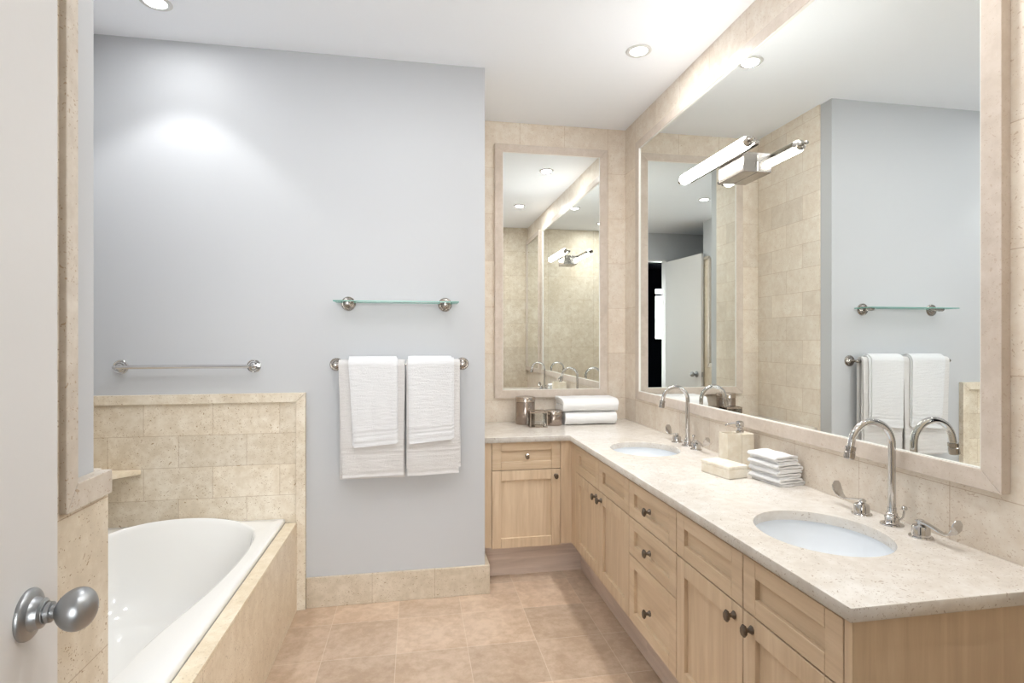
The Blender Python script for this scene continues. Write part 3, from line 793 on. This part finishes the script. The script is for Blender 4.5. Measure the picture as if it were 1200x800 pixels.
# ================================================================== FOLDED TOWELS ON THE COUNTER
def ribbon(bm, path, t, a0, a1, mat4, na=14, seed=0, amp=.002):
    """path in (p,q); thickness t; swept along a from a0 to a1; mat4 maps (p, a, q) to world"""
    n = len(path); offs = []
    for i, (p, q) in enumerate(path):
        p0, p1 = path[max(i-1, 0)], path[min(i+1, n-1)]
        tx, ty = p1[0]-p0[0], p1[1]-p0[1]; L = math.hypot(tx, ty) or 1
        offs.append((-ty/L*t/2, tx/L*t/2))
    loop = [(path[i][0]+offs[i][0], path[i][1]+offs[i][1]) for i in range(n)]
    loop += [(path[i][0]-offs[i][0], path[i][1]-offs[i][1]) for i in range(n-1, -1, -1)]
    rows = []
    for k in range(na+1):
        a = a0+(a1-a0)*k/na; sh = 1-.0*k
        row = []
        for (p, q) in loop:
            d = amp*noise.noise(Vector((p*16+seed, q*9, a*16+seed)))
            row.append(bm.verts.new(mat4 @ Vector((p+d, a+amp*noise.noise(Vector((p*20, q*25+seed, seed))), max(q+d*.5, .0003)))))
        rows.append(row)
    m_ = len(loop)
    for r0, r1 in zip(rows, rows[1:]):
        for i in range(m_): bm.faces.new((r0[i], r0[(i+1) % m_], r1[(i+1) % m_], r1[i]))
    for row in (rows[0], rows[-1]):
        for i in range(n-1): bm.faces.new((row[i], row[i+1], row[m_-2-i], row[m_-1-i]))
def upath(pf, pb, z0, z1, n=10):
    """U lying on its side: open at pb, round at pf"""
    r = (z1-z0)/2; s = 1 if pb > pf else -1; c = (z0+z1)/2
    P = [(pb+(pf+s*r-pb)*i/8, z0) for i in range(8)]
    P += [(pf+s*r-s*r*math.sin(PI*i/n), c-r*math.cos(PI*i/n)) for i in range(n+1)]
    P += [(pb+(pf+s*r-pb)*i/8, z1) for i in range(7, -1, -1)]
    return P
def folded_bath(x0, x1, y0, y1, z, h, seed, label):
    bm = B(); t = h/4*.96; M4 = Matrix(((0, 1, 0, 0), (1, 0, 0, 0), (0, 0, 1, z), (0, 0, 0, 1)))
    ribbon(bm, upath(y0+t/2, y1, t*.52, h-t*.52), t, x0, x1, M4, seed=seed, amp=.006)
    ribbon(bm, upath(y0+t*1.55, y1-.01, t*1.52, h-t*1.52), t*.92, x0+.004, x1-.004, M4, seed=seed+3, amp=.004)
    o = obj('folded_towel', bm, 'towel3', smooth=True, angle=50, loc=((x0+x1)/2, (y0+y1)/2, z)); tag(o, label, 'towel', 'folded bath towels in the alcove')
folded_bath(.925, 1.262, 3.305, 3.500, CT+.0005, .083, 1, 'thick folded white towel lying on the alcove counter, lower of the pair')
folded_bath(.908, 1.270, 3.300, 3.500, CT+.085, .083, 5, 'thick folded white towel on top of another below the alcove mirror')
def washcloth(k, label):
    h = .0268; z = CT+.0004+k*h; t = h/3*.97; w_ = (.112, .104, .106, .096)[k]; bm = B()
    a = math.radians((9, 6, 9, 5)[k])
    cx, cy = (1.3435, 1.341, 1.340, 1.336)[k], (1.862, 1.868, 1.866, 1.872)[k]
    M4 = Matrix.Translation((cx, cy, z)) @ Matrix.Rotation(a, 4, 'Z')
    t = h/3*.80; x0, x1 = -w_/2, w_/2
    zz = [t*.55, h*.5, h-t*.55]; dx = (.004, -.006, .005, -.004)[k]
    def loop(xc, za, zb, s, rx, n=10):
        return [(xc+s*rx*math.sin(PI*i/n), (za+zb)/2-(zb-za)/2*math.cos(PI*i/n)) for i in range(n+1)]
    P = [(x0+.010+(x1-.016-x0-.010)*i/8, zz[0]) for i in range(8)]
    P += loop(x1-.012+dx*.5, zz[0], zz[1]+.0010, 1, .012)
    P += [(x1-.014-(x1-x0-.026)*i/8, zz[1]-.0008*math.sin(i)) for i in range(1, 8)]
    P += loop(x0+.009, zz[1], zz[2], -1, .009)
    P += [(x0+.011+(x1-x0-.020-dx)*i/8, zz[2]+.0012*math.sin(i/8*PI)) for i in range(1, 9)]
    P += [(P[-1][0]+.005, P[-1][1]-.0030)]
    ribbon(bm, P, t, -.075, .075, M4, seed=k*3.1, amp=.0045)
    o = obj('washcloth', bm, 'towel3', smooth=True, angle=55, loc=(cx, cy, z)); tag(o, label, 'washcloth', 'stacked washcloths by the mirror')
washcloth(0, 'folded white washcloth at the bottom of the stack beside the bone box')
washcloth(1, 'folded white washcloth, second from the bottom of the stack of four')
washcloth(2, 'folded white washcloth, second from the top of the stack of four')
washcloth(3, 'folded white washcloth on top of the stack of four')

# ================================================================== COUNTER ACCESSORIES
Zc = CT+.0003
bm = B(); bh = .146
box(bm, 1.268, 1.330, 2.062, 2.066, Zc, Zc+bh); box(bm, 1.268, 1.330, 2.126, 2.130, Zc, Zc+bh)
box(bm, 1.268, 1.272, 2.066, 2.126, Zc, Zc+bh); box(bm, 1.326, 1.330, 2.066, 2.126, Zc, Zc+bh); box(bm, 1.272, 1.326, 2.066, 2.126, Zc, Zc+.01)
tag(obj('tumbler', bm, 'bone', loc=(1.30, 2.096, Zc)), 'square open-topped bone tumbler standing beside the soap pump', 'tumbler')
r = thing('soap_dispenser', 'square cream bone soap dispenser with a chrome pump by the mirror wall', 'soap dispenser', (1.363, 2.096, Zc))
obj('bottle_body', bx(1.3315, 1.386, 2.060, 2.130, Zc, Zc+bh, bev=.002), 'bone', r)
bm = B(); px_, py_ = 1.343, 2.095; lathe(bm, (px_, py_, Zc+bh), (0, 0, 1), [(.016, 0), (.016, .009), (.013, .011), (.013, .015), (.0115, .018), (.0115, .022), (.0160, .025), (.0170, .038), (.0145, .047), (.007, .050), (0, .050)], 24)
tube(bm, [(px_, py_, Zc+bh+.038), (px_-.02, py_+.02, Zc+bh+.037), (px_-.036, py_+.036, Zc+bh+.031), (px_-.041, py_+.041, Zc+bh+.025)], [.005, .0042, .0036, .003], 10)
obj('pump', bm, 'chrome', r, smooth=True)
r = thing('lidded_box', 'low rectangular cream bone box lying on the counter in front of the dispenser', 'box', (1.21, 2.01, Zc))
def rotbox(cx, cy, lx, ly, z0, z1, a, bev):
    bm = bx(-lx/2, lx/2, -ly/2, ly/2, z0, z1, bev=bev)
    bmesh.ops.transform(bm, matrix=Matrix.Translation((cx, cy, 0)) @ Matrix.Rotation(a, 4, 'Z'), verts=bm.verts); return bm
obj('box_body', rotbox(1.2115, 2.000, .093, .152, Zc, Zc+.036, math.radians(12), .002), 'bone', r)
obj('box_lid', rotbox(1.2115, 2.000, .096, .156, Zc+.0365, Zc+.049, math.radians(12), .0025), 'bone', r)

r = thing('tall_jar', 'tall smoked mercury-glass jar with a silver lid, at the left end of the alcove counter', 'jar', (.694, 3.44, Zc))
bm = B(); lathe(bm, (.694, 3.44, Zc), (0, 0, 1), [(.060, 0), (.062, .003), (.062, .138), (.060, .141), (0, .141)], 40); obj('jar_body', bm, 'jar', r, smooth=True)
bm = B(); lathe(bm, (.694, 3.44, Zc+.1415), (0, 0, 1), [(.060, 0), (.064, .001), (.0645, .027), (.062, .031), (.055, .032), (0, .032)], 40); obj('lid', bm, 'jarlid', r, smooth=True)
r = thing('round_jar', 'short round smoked mercury-glass jar with a silver lid beside the folded towels', 'jar', (.861, 3.36, Zc))
bm = B(); lathe(bm, (.861, 3.36, Zc), (0, 0, 1), [(.054, 0), (.056, .003), (.056, .066), (.054, .069), (0, .069)], 40); obj('jar_body', bm, 'jar', r, smooth=True)
bm = B(); lathe(bm, (.861, 3.36, Zc+.0695), (0, 0, 1), [(.054, 0), (.058, .001), (.0585, .020), (.056, .024), (.050, .025), (0, .025)], 40); obj('lid', bm, 'jarlid', r, smooth=True)
r = thing('glass_box', 'small square glass box with silver edges in front of the tall jar', 'glass box', (.745, 3.31, Zc))
gx0, gx1, gy0, gy1, gz0, gz1 = .688, .797, 3.258, 3.362, Zc, Zc+.098
bm = B(); e = .006
for a in (gx0, gx1-e):
    for b in (gy0, gy1-e): box(bm, a, a+e, b, b+e, gz0, gz1)
for z in (gz0, gz1-e*1.6):
    hh = e if z == gz0 else e*1.6
    for b in (gy0, gy1-e): box(bm, gx0+e, gx1-e, b, b+e, z, z+hh)
    for a in (gx0, gx1-e): box(bm, a, a+e, gy0+e, gy1-e, z, z+hh)
obj('metal_edges', bm, 'jarlid', r)
bm = B()
for b in (gy0+.002, gy1-.004): box(bm, gx0+e, gx1-e, b, b+.002, gz0+e, gz1-e*1.6)
for a in (gx0+.002, gx1-.004): box(bm, a, a+.002, gy0+e, gy1-e, gz0+e, gz1-e*1.6)
obj('glass_panes', bm, 'clear', r)
obj('box_floor', bx(gx0+e, gx1-e, gy0+e, gy1-e, gz0+.001, gz0+.004), 'jarlid', r)
obj('glass_lid', bx(gx0+e, gx1-e, gy0+e, gy1-e, gz1-.005, gz1-.002), 'jarlid', r)
